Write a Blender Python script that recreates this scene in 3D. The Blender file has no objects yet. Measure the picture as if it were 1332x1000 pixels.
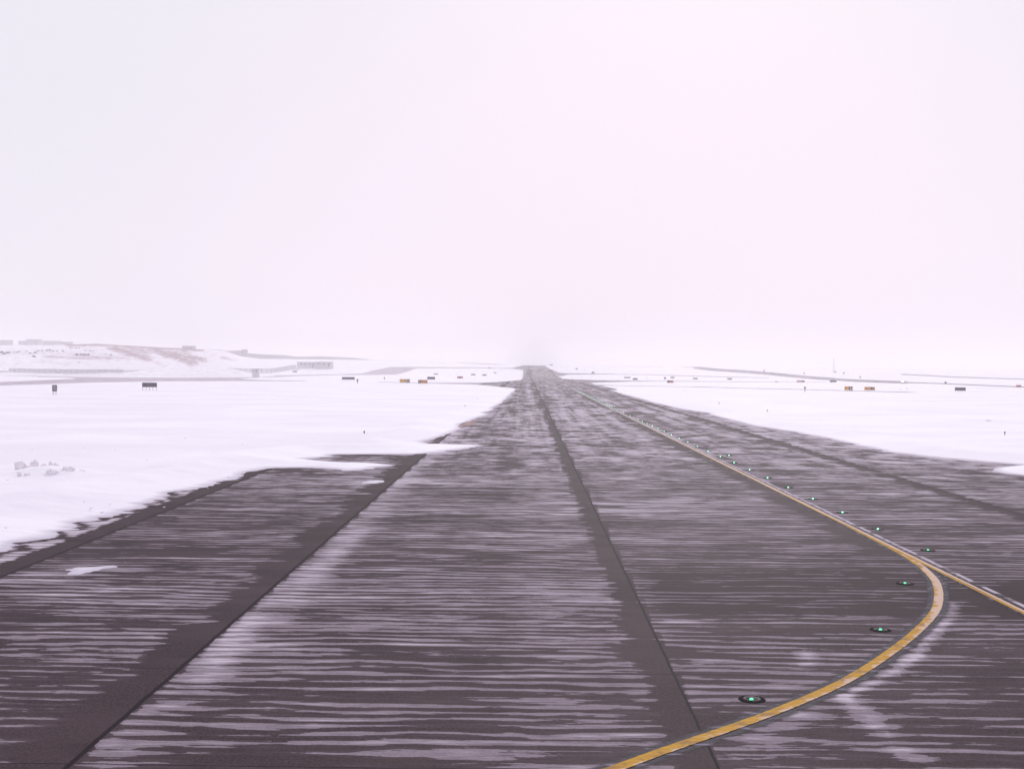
import bpy, bmesh, math, random
import numpy as np
from mathutils import Vector, Matrix

S = bpy.context.scene
rnd = random.Random(7)

# ------------------------------------------------------------------ camera
F_PX = 1500.0            # focal length in pixels of the 1332 px wide photograph
EYE = 4.6                # cockpit eye height above the concrete
_d = np.array([18/F_PX, 24/F_PX, -1.0]); _a = np.array([1, -.009, 0.0]); _a[2] = _a[0]*_d[0]+_a[1]*_d[1]
_d /= np.linalg.norm(_d); _a /= np.linalg.norm(_a)
RC = np.stack([_a, _d, np.cross(_a, _d)], 1)         # world axes in camera coordinates
cam_d = bpy.data.cameras.new('camera'); cam = bpy.data.objects.new('camera', cam_d); S.collection.objects.link(cam)
cam_d.sensor_width = 36; cam_d.lens = 36*F_PX/1332; cam_d.clip_end = 20000; cam_d.clip_start = .1
cam.matrix_world = Matrix.Translation((0, 0, EYE)) @ Matrix([list(map(float, r)) for r in RC.T]).to_4x4()
S.camera = cam

# ------------------------------------------------------------------ exposure
S.view_settings.view_transform = 'Standard'; S.view_settings.look = 'None'
S.view_settings.exposure = 0.0; S.view_settings.gamma = 1.0
S.cycles.use_denoising = True; S.cycles.denoising_prefilter = 'ACCURATE'; S.cycles.denoising_input_passes = 'RGB_ALBEDO_NORMAL'
S.cycles.max_bounces = 6; S.cycles.volume_bounces = 3; S.cycles.transparent_max_bounces = 8
S.cycles.use_adaptive_sampling = False

# ------------------------------------------------------------------ node helper
class NT:
    def __init__(s, tree): s.t = tree; s.N = tree.nodes; s.L = tree.links
    def put(s, inp, v):
        if isinstance(v, bpy.types.NodeSocket): s.L.new(v, inp)
        elif v is not None:
            if isinstance(v, (tuple, list)) and len(v) == 3 and inp.type == 'RGBA': v = (*v, 1)
            inp.default_value = v
    def math(s, op, a, b=None, c=None, clamp=False):
        n = s.N.new('ShaderNodeMath'); n.operation = op; n.use_clamp = clamp
        for i, v in enumerate((a, b, c)):
            if v is not None: s.put(n.inputs[i], v)
        return n.outputs[0]
    def mix(s, f, a, b):
        n = s.N.new('ShaderNodeMix'); n.data_type = 'RGBA'; n.clamp_factor = True
        s.put(n.inputs[0], f); s.put(n.inputs[6], a); s.put(n.inputs[7], b); return n.outputs[2]
    def scale(s, v, sc, off=(0, 0, 0)):
        n = s.N.new('ShaderNodeVectorMath'); n.operation = 'MULTIPLY_ADD'
        s.put(n.inputs[0], v); n.inputs[1].default_value = sc; n.inputs[2].default_value = off; return n.outputs[0]
    def add(s, a, b):
        n = s.N.new('ShaderNodeVectorMath'); n.operation = 'ADD'; s.put(n.inputs[0], a); s.put(n.inputs[1], b); return n.outputs[0]
    def noise(s, v, sc=(1, 1, 1), detail=2, rough=.5, off=(0, 0, 0), dist=0.0, out=0):
        n = s.N.new('ShaderNodeTexNoise'); n.noise_dimensions = '3D'
        s.put(n.inputs['Vector'], s.scale(v, sc, off)); n.inputs['Scale'].default_value = 1
        n.inputs['Detail'].default_value = detail; n.inputs['Roughness'].default_value = rough
        n.inputs['Distortion'].default_value = dist; return n.outputs[out]
    def step(s, v, lo, hi, a=0., b=1.):
        n = s.N.new('ShaderNodeMapRange'); n.interpolation_type = 'SMOOTHSTEP'
        s.put(n.inputs[0], v)
        for i, q in enumerate((lo, hi, a, b)): s.put(n.inputs[i+1], q)
        return n.outputs[0]
    def attr(s, name):
        n = s.N.new('ShaderNodeAttribute'); n.attribute_name = name; return n.outputs['Fac']
    def pos(s): return s.N.new('ShaderNodeNewGeometry').outputs['Position']
    def sep(s, v):
        n = s.N.new('ShaderNodeSeparateXYZ'); s.put(n.inputs[0], v); return n.outputs
    def bump(s, h, strength, dist):
        n = s.N.new('ShaderNodeBump'); s.put(n.inputs['Height'], h); n.inputs['Strength'].default_value = strength
        n.inputs['Distance'].default_value = dist; return n.outputs[0]

def material(name, rough=.6, col=None, metallic=0.0, spec=.5):
    m = bpy.data.materials.new(name); m.use_nodes = True; n = NT(m.node_tree); b = m.node_tree.nodes['Principled BSDF']
    b.inputs['Roughness'].default_value = rough; b.inputs['Metallic'].default_value = metallic
    b.inputs['Specular IOR Level'].default_value = spec
    if col: b.inputs['Base Color'].default_value = (*col, 1)
    return m, n, b

# ------------------------------------------------------------------ world: bright overcast, lilac white balance
SUN_EL, SUN_AZ = math.radians(32), math.radians(9)     # azimuth measured from +Y towards +X
W = bpy.data.worlds.new('World'); S.world = W; W.use_nodes = True
w = NT(W.node_tree); bg = W.node_tree.nodes['Background']
sky = w.N.new('ShaderNodeTexSky'); sky.sky_type = 'NISHITA'; sky.sun_disc = False
sky.sun_elevation = SUN_EL; sky.sun_rotation = SUN_AZ; sky.dust_density = 4
gen = w.N.new('ShaderNodeTexCoord').outputs['Generated']
dt = w.N.new('ShaderNodeVectorMath'); dt.operation = 'DOT_PRODUCT'
nv = w.N.new('ShaderNodeVectorMath'); nv.operation = 'NORMALIZE'; w.put(nv.inputs[0], w.scale(gen, (1, 1, 1.5)))
w.put(dt.inputs[0], nv.outputs[0]); g0 = Vector((math.sin(math.radians(6)), math.cos(math.radians(6)), math.sin(math.radians(5)))).normalized()
dt.inputs[1].default_value = g0
glow = w.step(dt.outputs['Value'], .87, 1.0)
cl = w.noise(nv.outputs[0], (1.6, 1.6, 4), 3, .5)
cloud = w.mix(glow, (.87, .835, .925), (.985, .85, .995))
cloud = w.mix(w.step(cl, .3, .7, 0, .22), cloud, (.80, .80, .875))
skyc = w.N.new('ShaderNodeVectorMath'); skyc.operation = 'SCALE'; w.put(skyc.inputs[0], sky.outputs[0]); skyc.inputs['Scale'].default_value = .05
skymix = w.mix(.94, skyc.outputs[0], cloud)
w.put(bg.inputs['Color'], skymix); bg.inputs['Strength'].default_value = 1.025

sd = bpy.data.lights.new('sun', 'SUN'); sd.energy = 1.3; sd.angle = math.radians(20); sd.color = (1, .95, .93)
so = bpy.data.objects.new('sun', sd); S.collection.objects.link(so)
sdir = Vector((math.sin(SUN_AZ)*math.cos(SUN_EL), math.cos(SUN_AZ)*math.cos(SUN_EL), math.sin(SUN_EL)))
so.rotation_euler = sdir.to_track_quat('Z', 'Y').to_euler()

# ------------------------------------------------------------------ numpy noise
_rs = np.random.RandomState(3); _tab = _rs.rand(256, 256)
def vnoise(x, y):
    xi = np.floor(x).astype(int); yi = np.floor(y).astype(int); fx = x-xi; fy = y-yi
    fx = fx*fx*(3-2*fx); fy = fy*fy*(3-2*fy)
    t = lambda i, j: _tab[(xi+i) & 255, (yi+j) & 255]
    return (t(0, 0)*(1-fx)+t(1, 0)*fx)*(1-fy)+(t(0, 1)*(1-fx)+t(1, 1)*fx)*fy
def fbm(x, y, o=4, g=.5):
    s = 0; a = 1; n = 0
    for k in range(o):
        s = s+a*(vnoise(x+17.3*k, y+9.1*k)*2-1); n += a; a *= g; x = x*2.03; y = y*2.03
    return s/n
def sm(v, a=0., b=1.):
    t = np.clip((v-a)/(b-a), 0, 1); return t*t*(3-2*t)

# ------------------------------------------------------------------ terrain heights
_yt = np.arange(-50, 6000, 5.0)
_zt = np.interp(_yt, [-50, 200, 350, 600, 655, 740, 845, 885, 960, 1500, 2600, 6000], [0, -.1, -.3, -.9, -.8, 2.5, 5.0, 5.2, 4.2, -6, -16, -16])
_zt = np.convolve(np.pad(_zt, 4, 'edge'), np.ones(9)/9, 'valid')
def H(x, y):
    x = np.asarray(x, float); y = np.asarray(y, float)
    z = np.interp(y, _yt, _zt)
    z = z - 2.6*sm(-x, 60, 170)*sm(y, 330, 560)*(1-sm(y, 640, 760))
    z = z + 3.0*sm(-x, 18, 90)*sm(y, 700, 850)*(1-sm(y, 880, 1300))
    return z
def gp(px, py):
    """the point of the terrain seen at a place of the photograph"""
    v = RC.T @ np.array([(px-666)/F_PX, -(py-500)/F_PX, -1.0])
    t = np.geomspace(8, 1500, 6000)
    dz = EYE+v[2]*t-H(v[0]*t, v[1]*t)
    k = np.argmax(dz < 0) if (dz < 0).any() else int(np.argmin(np.where((t > 600) & (t < 900), dz, 99)))
    if k and dz[k] < 0: tt = t[k-1]+(t[k]-t[k-1])*dz[k-1]/(dz[k-1]-dz[k])
    else: tt = t[k]
    return float(v[0]*tt), float(v[1]*tt)
def gps(pts): return [gp(*p) for p in pts]
def line(pts, th):
    """a thin far strip of pavement: centre line and apparent thickness"""
    return [(x, y-th/2) for x, y in pts]+[(x, y+th/2) for x, y in pts[::-1]]

# snow edge, traced and laid on the ground
MAIN = [(-13.4, -14)]+gps([(0, 718), (15, 713), (33, 705.5), (71, 699), (84, 691), (99.5, 687.6), (94.5, 678.7), (127.6, 676), (163, 667), (184, 658), (217, 648), (230, 639), (270, 634), (276, 627), (316, 621.5), (318, 618), (312, 615), (340, 610.5), (356, 608.5), (399.5, 608.5), (427.6, 609.8), (448, 612.8), (478.7, 610), (500, 606.5), (511.8, 604.7), (489, 602), (443, 601), (422.5, 599.6), (397, 596.5), (420, 595), (438, 591), (542.5, 590.6), (555, 588.6), (581, 586.8), (616.5, 581.7), (627, 579), (601, 578.4), (578, 577.4), (555, 577.4), (547.6, 574), (548, 575), (579.6, 565), (597.7, 558), (600, 551), (611, 548), (620, 543.5), (638, 538), (627, 537), (643, 533), (639.6, 531), (653, 524), (661, 516), (671, 507), (671, 505), (654.5, 503.6), (630, 500.8), (600, 500), (555, 499), (492, 497.4), (492, 496.7), (555, 497.8), (620, 497.6), (633, 497.8), (659.5, 496), (679, 494), (681, 486), (681, 481.3), (666, 479.4), (620, 479), (540, 479.3), (513, 487.2), (490.6, 487.8), (440, 488), (380, 489.5), (344, 491.3), (311.7, 493.2), (344, 494.6), (398, 495.4), (398, 496.3), (308, 495.9), (200, 496.3), (148.6, 497.2), (107, 498), (49.5, 500.2), (0, 501.5), (-90, 503), (-90, 499), (0, 496.9), (49.5, 494.9), (99, 492.8), (97.4, 492), (49.5, 490.2), (0, 488.8), (-60, 488), (-60, 487), (0, 487.8), (49.5, 488.8), (105.7, 490.2), (158.5, 490.8), (220, 491.2), (290, 490.2), (344, 488.6), (398, 487.5), (440, 486.9), (469.5, 486), (487.6, 481.5), (508.6, 477.3), (560, 477.5), (620, 477.8), (666, 478.6), (676, 476.5), (684, 474.4)]) + \
    [gp(684, 474.4)[:1][0:1][0:1] and (gp(684, 474.4)[0]-1, 900), (gp(684, 474.4)[0]-2, 1000), (gp(707, 474.4)[0]+2, 1000), (gp(707, 474.4)[0]+1, 900)] + \
    gps([(707, 474.4), (714, 479.6), (725.5, 484.6), (737, 485.6), (780, 485.9), (820, 486.9), (859, 487.5), (1000, 491.1), (1000, 491.8), (859, 488.1), (780, 486.8), (737, 487.2), (725.5, 489.5), (732, 492.8), (780, 494.6), (859, 495.7), (1000, 496.4), (1077, 496.8), (1077, 497.3), (1000, 497.1), (859, 496.6), (820, 496.4), (767, 497.9), (773.4, 500.5), (801.5, 501.3), (880, 502.7), (912, 503), (980, 505), (1180, 509.7), (1196, 510.2), (1180, 510.7), (1000, 506.3), (912, 503.9), (800, 502), (780, 501.6), (801.5, 506), (798, 509), (813, 513.6), (833, 518.5), (846, 522.7), (866, 527.6), (885.7, 531.8), (905.5, 535), (923.7, 537.5), (921, 538.5), (980, 553.6), (1033, 562), (1096, 574), (1149, 587), (1218, 595), (1279, 600.6), (1332, 604.6), (1400, 607)])+[(34, 40), (30, 20), (30, -14)]
MAIN = [p for p in MAIN if p]
BARE = [MAIN] + [gps(p) for p in (
    line([(862, 475.8), (905, 478)], 1.0), line([(903, 478), (929, 480.8), (1000, 485.8), (1040, 489.7), (1085, 493.2), (1115, 495.2), (1180, 497.6)], 3.4),
    line([(1173, 486.8), (1242, 490.4), (1332, 493.2), (1400, 495)], 1.3), line([(1180, 497.6), (1225, 499), (1289, 501.7), (1332, 503.4), (1400, 505)], 1.5))]
ISL = [gps(p) for p in (   # snow lying on the concrete
    [(473, 626.5), (487, 624.2), (499, 624.8), (500, 626.5), (487, 628.8), (474, 629)],
    [(90, 741), (98, 738), (112, 737.5), (126, 737), (146, 735.5), (150, 737), (128, 741), (112, 745), (96, 747)],
    [(1294.5, 608.5), (1316, 606), (1345, 604), (1400, 604), (1400, 626), (1345, 620), (1308, 615.7), (1292, 612.5)])]

def sdf(P, X, Y):
    """signed distance to a polygon, positive inside"""
    P = np.array(P); Q = np.roll(P, -1, 0); shp = X.shape; X = X.ravel(); Y = Y.ravel()
    out = np.full(X.shape, 1e9); ins = np.zeros(X.shape, bool)
    for (ax, ay), (bx, by) in zip(P, Q):
        ex, ey = bx-ax, by-ay; L = ex*ex+ey*ey+1e-12
        t = np.clip(((X-ax)*ex+(Y-ay)*ey)/L, 0, 1)
        out = np.minimum(out, (X-ax-t*ex)**2+(Y-ay-t*ey)**2)
        c = (ay > Y) != (by > Y)
        ins ^= c & (X < (bx-ax)*(Y-ay)/np.where(by == ay, 1e-9, by-ay)+ax)
    return (np.where(ins, 1, -1)*np.sqrt(out)).reshape(shp)

# ------------------------------------------------------------------ ground lattice shared by concrete and snow
rows = list(np.arange(-12, 10, .5)); y = 10.0
while y < 4200:
    rows.append(y); y += min(max(.04, .65*y*y/6900), 3.0 if y < 960 else 3+(y-960)*.12)
rows = np.array(rows)
us = list(np.arange(0, .52, .003)); u = us[-1]
while u < 2.2: u += .003+(u-.5)*.12; us.append(u)
us = np.array(us); us = np.concatenate([-us[:0:-1], us])
Yg, Ug = np.meshgrid(rows, us, indexing='ij'); Xg = Ug*(Yg+25)
Zg = H(Xg, Yg)
bare = np.full(Xg.shape, -1e9)
for P in BARE: bare = np.maximum(bare, sdf(P, Xg, Yg))
snow = -bare
isl = np.full(Xg.shape, -1e9)
for P in ISL: isl = np.maximum(isl, sdf(P, Xg, Yg))
amp = .50*np.clip((60-np.abs(Yg-30))/40, .35, 1)
edge = snow+amp*(.8*fbm(Xg*.55+.3*Yg, Yg*3.0, 5, .62)+.75*fbm(Xg*.45, Yg*1.1, 4, .6))*np.clip(1-np.abs(snow)/6, 0, 1)
edge += .35*fbm(Xg*.25, Yg*.9, 3)*np.clip(1-np.abs(snow)/6, 0, 1)*np.clip((120-Yg)/60, 0, 1)
edge = np.maximum(edge, isl+.12*fbm(Xg*1.5, Yg*5, 4, .6)); snow = np.maximum(snow, isl)
fin = sm(edge, 0, 3.0)
thick = np.where(edge > 0, .012+.05*np.minimum(edge, 1.)+.06*fin, edge*.12)
# ploughed windrow, wind ripples and drifts
near = np.clip((160-Yg)/80, 0, 1)
thick += fin*near*(.20*np.exp(-((edge-3.0+1.5*fbm(Xg*.15, Yg*.15, 3))/1.5)**2)+-.0+.08*fbm(Xg*.22+Yg*.16, Yg*.34-Xg*.16, 5)+.012*fbm(Xg*1.7, Yg*3.5, 3))
thick += sm(edge, 2, 12)*(.10*fbm(Xg*.05, Yg*.09, 3)+.12*sm(Yg, 150, 400)*fbm(Xg*.02, Yg*.02, 3))

_hx, _hy = gp(68, 621)
thick += .38*np.exp(-((Xg-_hx)/1.5)**2-((Yg-_hy)/1.1)**2)*(1+.5*fbm(Xg*1.5, Yg*1.5, 4))

def ground_mesh(name, Z, keep, mats, attrs):
    nr, nc = Xg.shape
    k = keep[:-1, :-1] | keep[1:, :-1] | keep[:-1, 1:] | keep[1:, 1:]
    idx = np.arange(nr*nc).reshape(nr, nc)
    q = np.stack([idx[:-1, :-1], idx[:-1, 1:], idx[1:, 1:], idx[1:, :-1]], -1)[k]
    used, inv = np.unique(q.ravel(), return_inverse=True)
    co = np.stack([Xg.ravel(), Yg.ravel(), Z.ravel()], 1)[used].astype(np.float32)
    me = bpy.data.meshes.new(name); me.vertices.add(len(co)); me.vertices.foreach_set('co', co.ravel())
    nf = len(q); me.loops.add(nf*4); me.loops.foreach_set('vertex_index', inv.astype(np.int32).ravel())
    me.polygons.add(nf); me.polygons.foreach_set('loop_start', np.arange(0, nf*4, 4, dtype=np.int32))
    me.polygons.foreach_set('use_smooth', np.ones(nf, bool))
    me.update(calc_edges=True)
    for an, av in attrs.items():
        at = me.attributes.new(an, 'FLOAT', 'POINT'); at.data.foreach_set('value', av.ravel()[used].astype(np.float32))
    for m in mats: me.materials.append(m)
    o = bpy.data.objects.new(name, me); S.collection.objects.link(o); o['kind'] = 'structure'
    return o

# ---- frost cover painted on the concrete (world metres)
def brush(pts, wd, val, world=False):
    P = pts if world else gps(pts); d = np.full(Xg.shape, 1e9)
    for (ax, ay), (bx, by) in zip(P[:-1], P[1:]):
        ex, ey = bx-ax, by-ay; t = np.clip(((Xg-ax)*ex+(Yg-ay)*ey)/(ex*ex+ey*ey+1e-9), 0, 1)
        d = np.minimum(d, (Xg-ax-t*ex)**2+(Yg-ay-t*ey)**2)
    return val*(1-sm(np.sqrt(d), 0, wd))
JX = (-11.25, -5.2, 2.28, 16.0)
jit = .35*fbm(Xg*.2, Yg*1.6, 3)
cov = np.zeros(Xg.shape)
cov -= .45*(1-sm(Xg, 2.24, 2.32))*sm(1.0*jit+Xg+.12*fbm(Xg*.5, Yg*5, 2), 1.75, 1.98)       # swept strip left of centre joint
cov -= .44*sm(Xg+jit*1.9, -6.0, -5.55)*(1-sm(Xg, -5.24, -5.16))                       # swept strip left of left joint
cov -= .7*(1-sm(Yg+.8*Xg, 6.0, 8.5))*sm(-Xg, 5.2, 5.6)
cov -= .3*sm(Xg+jit*1.2, 15.3, 15.8)*(1-sm(Xg, 16.0, 16.1))
cov -= .5*sm(Xg, -12.0, -11.8)*(1-sm(Xg, -11.25, -11.2))
cov += .045*sm(Xg, 2.4, 3.4)*(1-sm(Xg, 15, 16))*sm(Yg, 24, 30)
cov -= .24*sm(Xg+jit*1.6, 8.5, 9.1)*(1-sm(Xg, 9.3, 9.5))*sm(Yg, 27, 31)
cov += .13*sm(Xg, -5.18, -5.1)*(1-sm(Xg+2*jit, -4.6, -3.9))
cov += .05*sm(Xg, -.8, .4)*(1-sm(Xg, 1.6, 2.0))
cov += .07*sm(Xg, 16.1, 16.4)
cov += .34*(1-sm(Xg+jit, -12.1, -11.8)) + .10*sm(snow, -1.2, 0)
cov -= .75*np.exp(-((edge+.22+.25*fbm(Xg*1.2, Yg*1.2, 3))/.16)**2)*(1-sm(Xg, -11.4, -10.8))*(1-sm(Yg, 50, 70))
cov -= .11*sm(Xg, 2.3, 3.2)*sm(Yg, 21.4, 21.7)*(1-sm(Yg, 25.5, 28))*(1-sm(Xg, 9, 10))
cov -= .35*sm(Yg, 21.4, 21.6)*(1-sm(Yg-.9*Xg, 14.6, 16.2))*sm(Xg, 8.8, 9.3)*(1-sm(Xg, 11.5, 12.5))*(1-sm(Yg, 26, 28))
cov -= .02*(1-sm(Yg, 14, 18)) + .03*sm(Xg, 3, 8)*(1-sm(Yg, 60, 90))
cov += brush([(1239, 784), (1236, 802), (1212, 826), (1194, 850), (1170, 868), (1140, 886), (1110, 898), (1098, 906)], .22, .35)
cov += brush([(1095, 907), (1125, 928), (1140, 945), (1152, 955)], .38, .30)
cov += brush([(1176, 979), (1212, 994)], .35, .22)
cov += brush([(985, 955), (1020, 940), (1050, 925)], .55, .22)
cov += brush([(1048, 848), (1052, 864)], .3, .25)
cov += brush([(870, 807), (900, 809)], .3, .16)+brush([(915, 858), (980, 860)], .35, .16)
cov += brush([(470, 690), (440, 715), (420, 735), (400, 755)], .55, .16)+brush([(330, 800), (290, 850), (270, 880)], .55, .15)
cov += brush([(140, 965), (170, 975)], .6, .12)
for pts, wd, v in (([(686, 506), (692, 514), (699, 526), (697, 534), (682, 540), (655, 545)], 1.0, .16),
                   ([(714, 503), (725, 517), (740, 528), (755, 540)], .8, .12), ([(758, 522), (782, 532), (800, 545)], .8, .10),
                   ([(790, 590), (810, 598)], .5, .08), ([(722, 500), (745, 517), (775, 530)], .5, -.10),
                   ([(690, 503), (700, 520), (704, 535)], .7, -.07), ([(800, 525), (850, 545), (905, 568)], .8, -.08)):
    cov += brush(pts, wd, v)
wet = sm(Yg, 21.5, 21.75)*(1-sm(Yg+2*jit, 25.0, 28.5))*sm(Xg, 2.3, 3.0)*(1-sm(Xg+3*jit, 11.5, 14))
wet += .7*sm(fbm(Xg*.25, Yg*.5, 4, .6), .15, .45)
wet = np.clip(wet, 0, 1)
cov += .06*fbm(Xg*.06, Yg*.05, 3)

# ------------------------------------------------------------------ ground materials
def concrete_material():
    m, n, b = material('grooved_concrete', .6)
    P = n.pos(); x, y, z = n.sep(P); C = n.attr('cov')
    warp = n.noise(P, (.13, .30, 0), 3, .55)
    warp2 = n.noise(P, (.6, .5, 0), 2, .5, (9, 2, 0))
    warp3 = n.noise(P, (.35, 1.0, 0), 2, .5, (19, 4, 0))
    lw = n.math('MULTIPLY_ADD', warp, 22.0, n.math('MULTIPLY_ADD', warp3, 6.0, n.math('MULTIPLY_ADD', warp2, 2.2, n.math('MULTIPLY', y, 2*math.pi/.35))))
    lines = n.math('SINE', lw)
    fade = n.step(y, 42, 75, .36, .0)
    n5 = n.noise(P, (.30, 6.5, 0), 3, .6, (51, 4, 0))
    cen = lambda q, k: n.math('MULTIPLY', n.math('SUBTRACT', q, .5), k)
    n1 = n.noise(P, (.20, 2.7, 0), 4, .6, dist=.15)
    n2 = n.noise(P, (.62, 1.6, 0), 4, .62, (11, 3, 0))
    n3 = n.noise(P, (1.8, 13, 0), 3, .65, (5, 9, 0))
    n4 = n.noise(P, (.07, .20, 0), 3, .6, (2, 19, 0))
    nf = n.noise(P, (.75, .55, 0), 4, .68, (21, 19, 0)); ng = n.noise(P, (.34, .10, 0), 4, .68, (1, 29, 0)); nl_ = n.noise(P, (1.1, .022, 0), 4, .6, (1, 59, 0))
    v = n.math('ADD', n.math('ADD', cen(n1, 1.6), cen(n2, 1.6)), n.math('ADD', n.math('ADD', cen(n3, .8), n.math('MULTIPLY', cen(n5, 1.5), n.step(y, 30, 60, 1, 0))), cen(n4, 1.25)))
    v = n.math('ADD', v, n.math('ADD', n.math('MULTIPLY', cen(nf, 3.0), n.step(y, 25, 75)), n.math('ADD', n.math('MULTIPLY', cen(ng, 3.4), n.step(y, 60, 150)), n.math('MULTIPLY', cen(nl_, 2.0), n.step(y, 40, 110)))))
    v = n.math('ADD', v, n.math('MULTIPLY', n.math('MULTIPLY', lines, fade), n.step(n.noise(P, (.22, .5, 0), 3, .6, (71, 5, 0)), .34, .6, .35, 1.0)))
    v = n.math('ADD', v, n.math('ADD', n.math('MULTIPLY', C, 2.3), n.step(y, 30, 80, 0, .08)))
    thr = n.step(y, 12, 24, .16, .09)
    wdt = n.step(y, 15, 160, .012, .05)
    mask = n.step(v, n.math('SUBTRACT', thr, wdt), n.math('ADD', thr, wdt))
    thick = n.step(n.math('ADD', v, n.step(y, 16, 50, -.10, .30)), n.math('ADD', thr, .15), n.math('ADD', thr, .95))  # frost thickness, plus lens vignette painted in: darker colour near, brighter farther along y
    # faint frost film everywhere
    # concrete tone
    big = n.noise(P, (.25, .5, 0), 4, .6, (7, 7, 0)); fine = n.noise(P, (22, 22, 0), 3, .7)
    con = n.mix(n.step(big, .3, .7), (.028, .0165, .022), (.056, .036, .044))
    con = n.mix(n.step(fine, .42, .66, 0, .75), con, (.082, .057, .066))
    g2 = n.noise(P, (60, 34, 0), 2, .7); con = n.mix(n.step(g2, .52, .70, 0, .5), con, (.115, .085, .095)); con = n.mix(n.step(g2, .30, .45, .6, 0), con, (.024, .016, .02))
    con = n.mix(n.math('MULTIPLY', n.step(n.noise(P, (.9, 4.5, 0), 5, .75, (31, 2, 0)), .60, .70), .8), con, (.030, .022, .028))
    hair = n.math('ABSOLUTE', n.math('SUBTRACT', n.noise(P, (.35, 1.6, 0), 5, .7, (3, 41, 0), .4), .5))
    con = n.mix(n.step(hair, .0, .006, .55, 0), con, (.022, .016, .02))
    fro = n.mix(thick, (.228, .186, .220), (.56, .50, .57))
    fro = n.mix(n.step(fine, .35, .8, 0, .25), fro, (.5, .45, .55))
    film = n.math('MULTIPLY', n.step(v, -.4, .12, 0, .28), n.step(n3, .35, .6))
    con = n.mix(film, con, (.14, .11, .135))
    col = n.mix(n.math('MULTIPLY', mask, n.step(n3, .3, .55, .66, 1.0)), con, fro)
    wet = n.attr('wet'); col = n.mix(n.math('MULTIPLY', wet, .5), col, n.mix(mask, (.020, .012, .016), (.15, .12, .145)))
    # pale stripe of packed snow right of the yellow line, dark tar joints
    sx = n.math('ABSOLUTE', n.math('SUBTRACT', n.math('MULTIPLY_ADD', n.noise(P, (0, .5, 0), 3), .08, x), 9.87))
    sm_ = n.math('MULTIPLY', n.step(sx, .035, .075, 1, 0), n.step(n.noise(P, (1, 1.3, 0), 3, .6), .36, .52))
    col = n.mix(n.math('MULTIPLY', sm_, n.step(y, 17, 22)), col, (.46, .40, .48))
    for jx, wj in zip(JX, (.030, .030, .014, .022)):
        wob = n.math('MULTIPLY_ADD', n.noise(P, (0, 1.1, 0), 3, .6, (jx, 0, 0)), .05, x)
        dj = n.math('ABSOLUTE', n.math('SUBTRACT', wob, jx+.02))
        dw = n.math('MULTIPLY_ADD', y, .0004, wj)
        col = n.mix(n.math('MULTIPLY', n.math('LESS_THAN', dj, dw), .92), col, (.012, .008, .012))
    ty = n.math('ABSOLUTE', n.math('SUBTRACT', n.math('FRACT', n.math('DIVIDE', n.math('SUBTRACT', n.math('MULTIPLY_ADD', n.noise(P, (.8, 0, 0), 2), .03, y), 11.07), 4.2)), .5))
    tj = n.math('MULTIPLY', n.math('LESS_THAN', ty, .0036), n.step(n.noise(P, (.5, 0, 0), 3, .6, (0, 8, 0)), .32, .42, .25, .9))
    col = n.mix(n.math('MULTIPLY', tj, n.step(y, 40, 60, 1, 0)), col, (.018, .012, .018))
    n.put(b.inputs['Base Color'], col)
    n.put(b.inputs['Roughness'], n.mix(mask, (.6, .6, .6), (.8, .8, .8)))
    b.inputs['Specular IOR Level'].default_value = .02
    n.put(b.inputs['Normal'], n.bump(n.math('ADD', n.math('MULTIPLY', mask, .6), fine), .35, .006))
    return m

def snow_material(name='snow', grass=False):
    m, n, b = material(name, .75, spec=.2)
    P = n.pos(); x, y, z = n.sep(P)
    a = n.noise(n.add(P, n.scale(n.noise(P, (.05, .05, 0), 2, out=1), (9, 9, 0))), (.07, .11, 0), 4, .55); f = n.noise(P, (.8, 2.2, 0), 4, .6)
    col = n.mix(n.step(a, .35, .65), (.82, .785, .865), (.885, .86, .92))
    col = n.mix(n.step(f, .35, .75, 0, .22), col, (.72, .69, .78))
    if grass:
        G = n.attr('grass'); gn = n.noise(P, (.32, .035, 3.2), 5, .8)
        gm = n.step(n.math('ADD', G, n.math('MULTIPLY', n.math('SUBTRACT', gn, .5), 3.0)), .42, .85)
        col = n.mix(gm, col, n.mix(n.noise(P, (.3, .3, .3), 3), (.13, .05, .08), (.42, .25, .30)))
        D = n.attr('dark'); col = n.mix(D, col, (.10, .085, .10))
    else:
        dirt = n.noise(P, (1.6, 5, 0), 4, .75, (3, 3, 3))
        col = n.mix(n.math('MULTIPLY', n.step(dirt, .70, .76), .6), col, (.40, .34, .38))
        T = n.attr('thk')
        ice = n.math('ADD', T, n.math('MULTIPLY', n.math('SUBTRACT', f, .5), .03))
        col = n.mix(n.step(ice, .010, .05, .8, 0), col, (.50, .45, .55))
        n.put(b.inputs['Normal'], n.bump(n.math('ADD', f, n.math('MULTIPLY', n.noise(P, (3.5, 9, 0), 4, .65), .5)), .6, .06))
    n.put(b.inputs['Base Color'], col)
    return m

M_con = concrete_material(); M_snow = snow_material()
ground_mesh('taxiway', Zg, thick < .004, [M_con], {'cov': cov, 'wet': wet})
ground_mesh('snow_field', Zg+thick, thick > -.002, [M_snow], {'thk': thick})

# the plain beyond, down to the horizon
bm = bmesh.new(); bmesh.ops.create_circle(bm, cap_ends=True, segments=96, radius=6500); 
me = bpy.data.meshes.new('snow_plain'); bm.to_mesh(me); bm.free(); me.materials.append(M_snow)
pl = bpy.data.objects.new('snow_plain', me); S.collection.objects.link(pl); pl.location = (0, 0, -16.3); pl['kind'] = 'structure'

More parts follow.
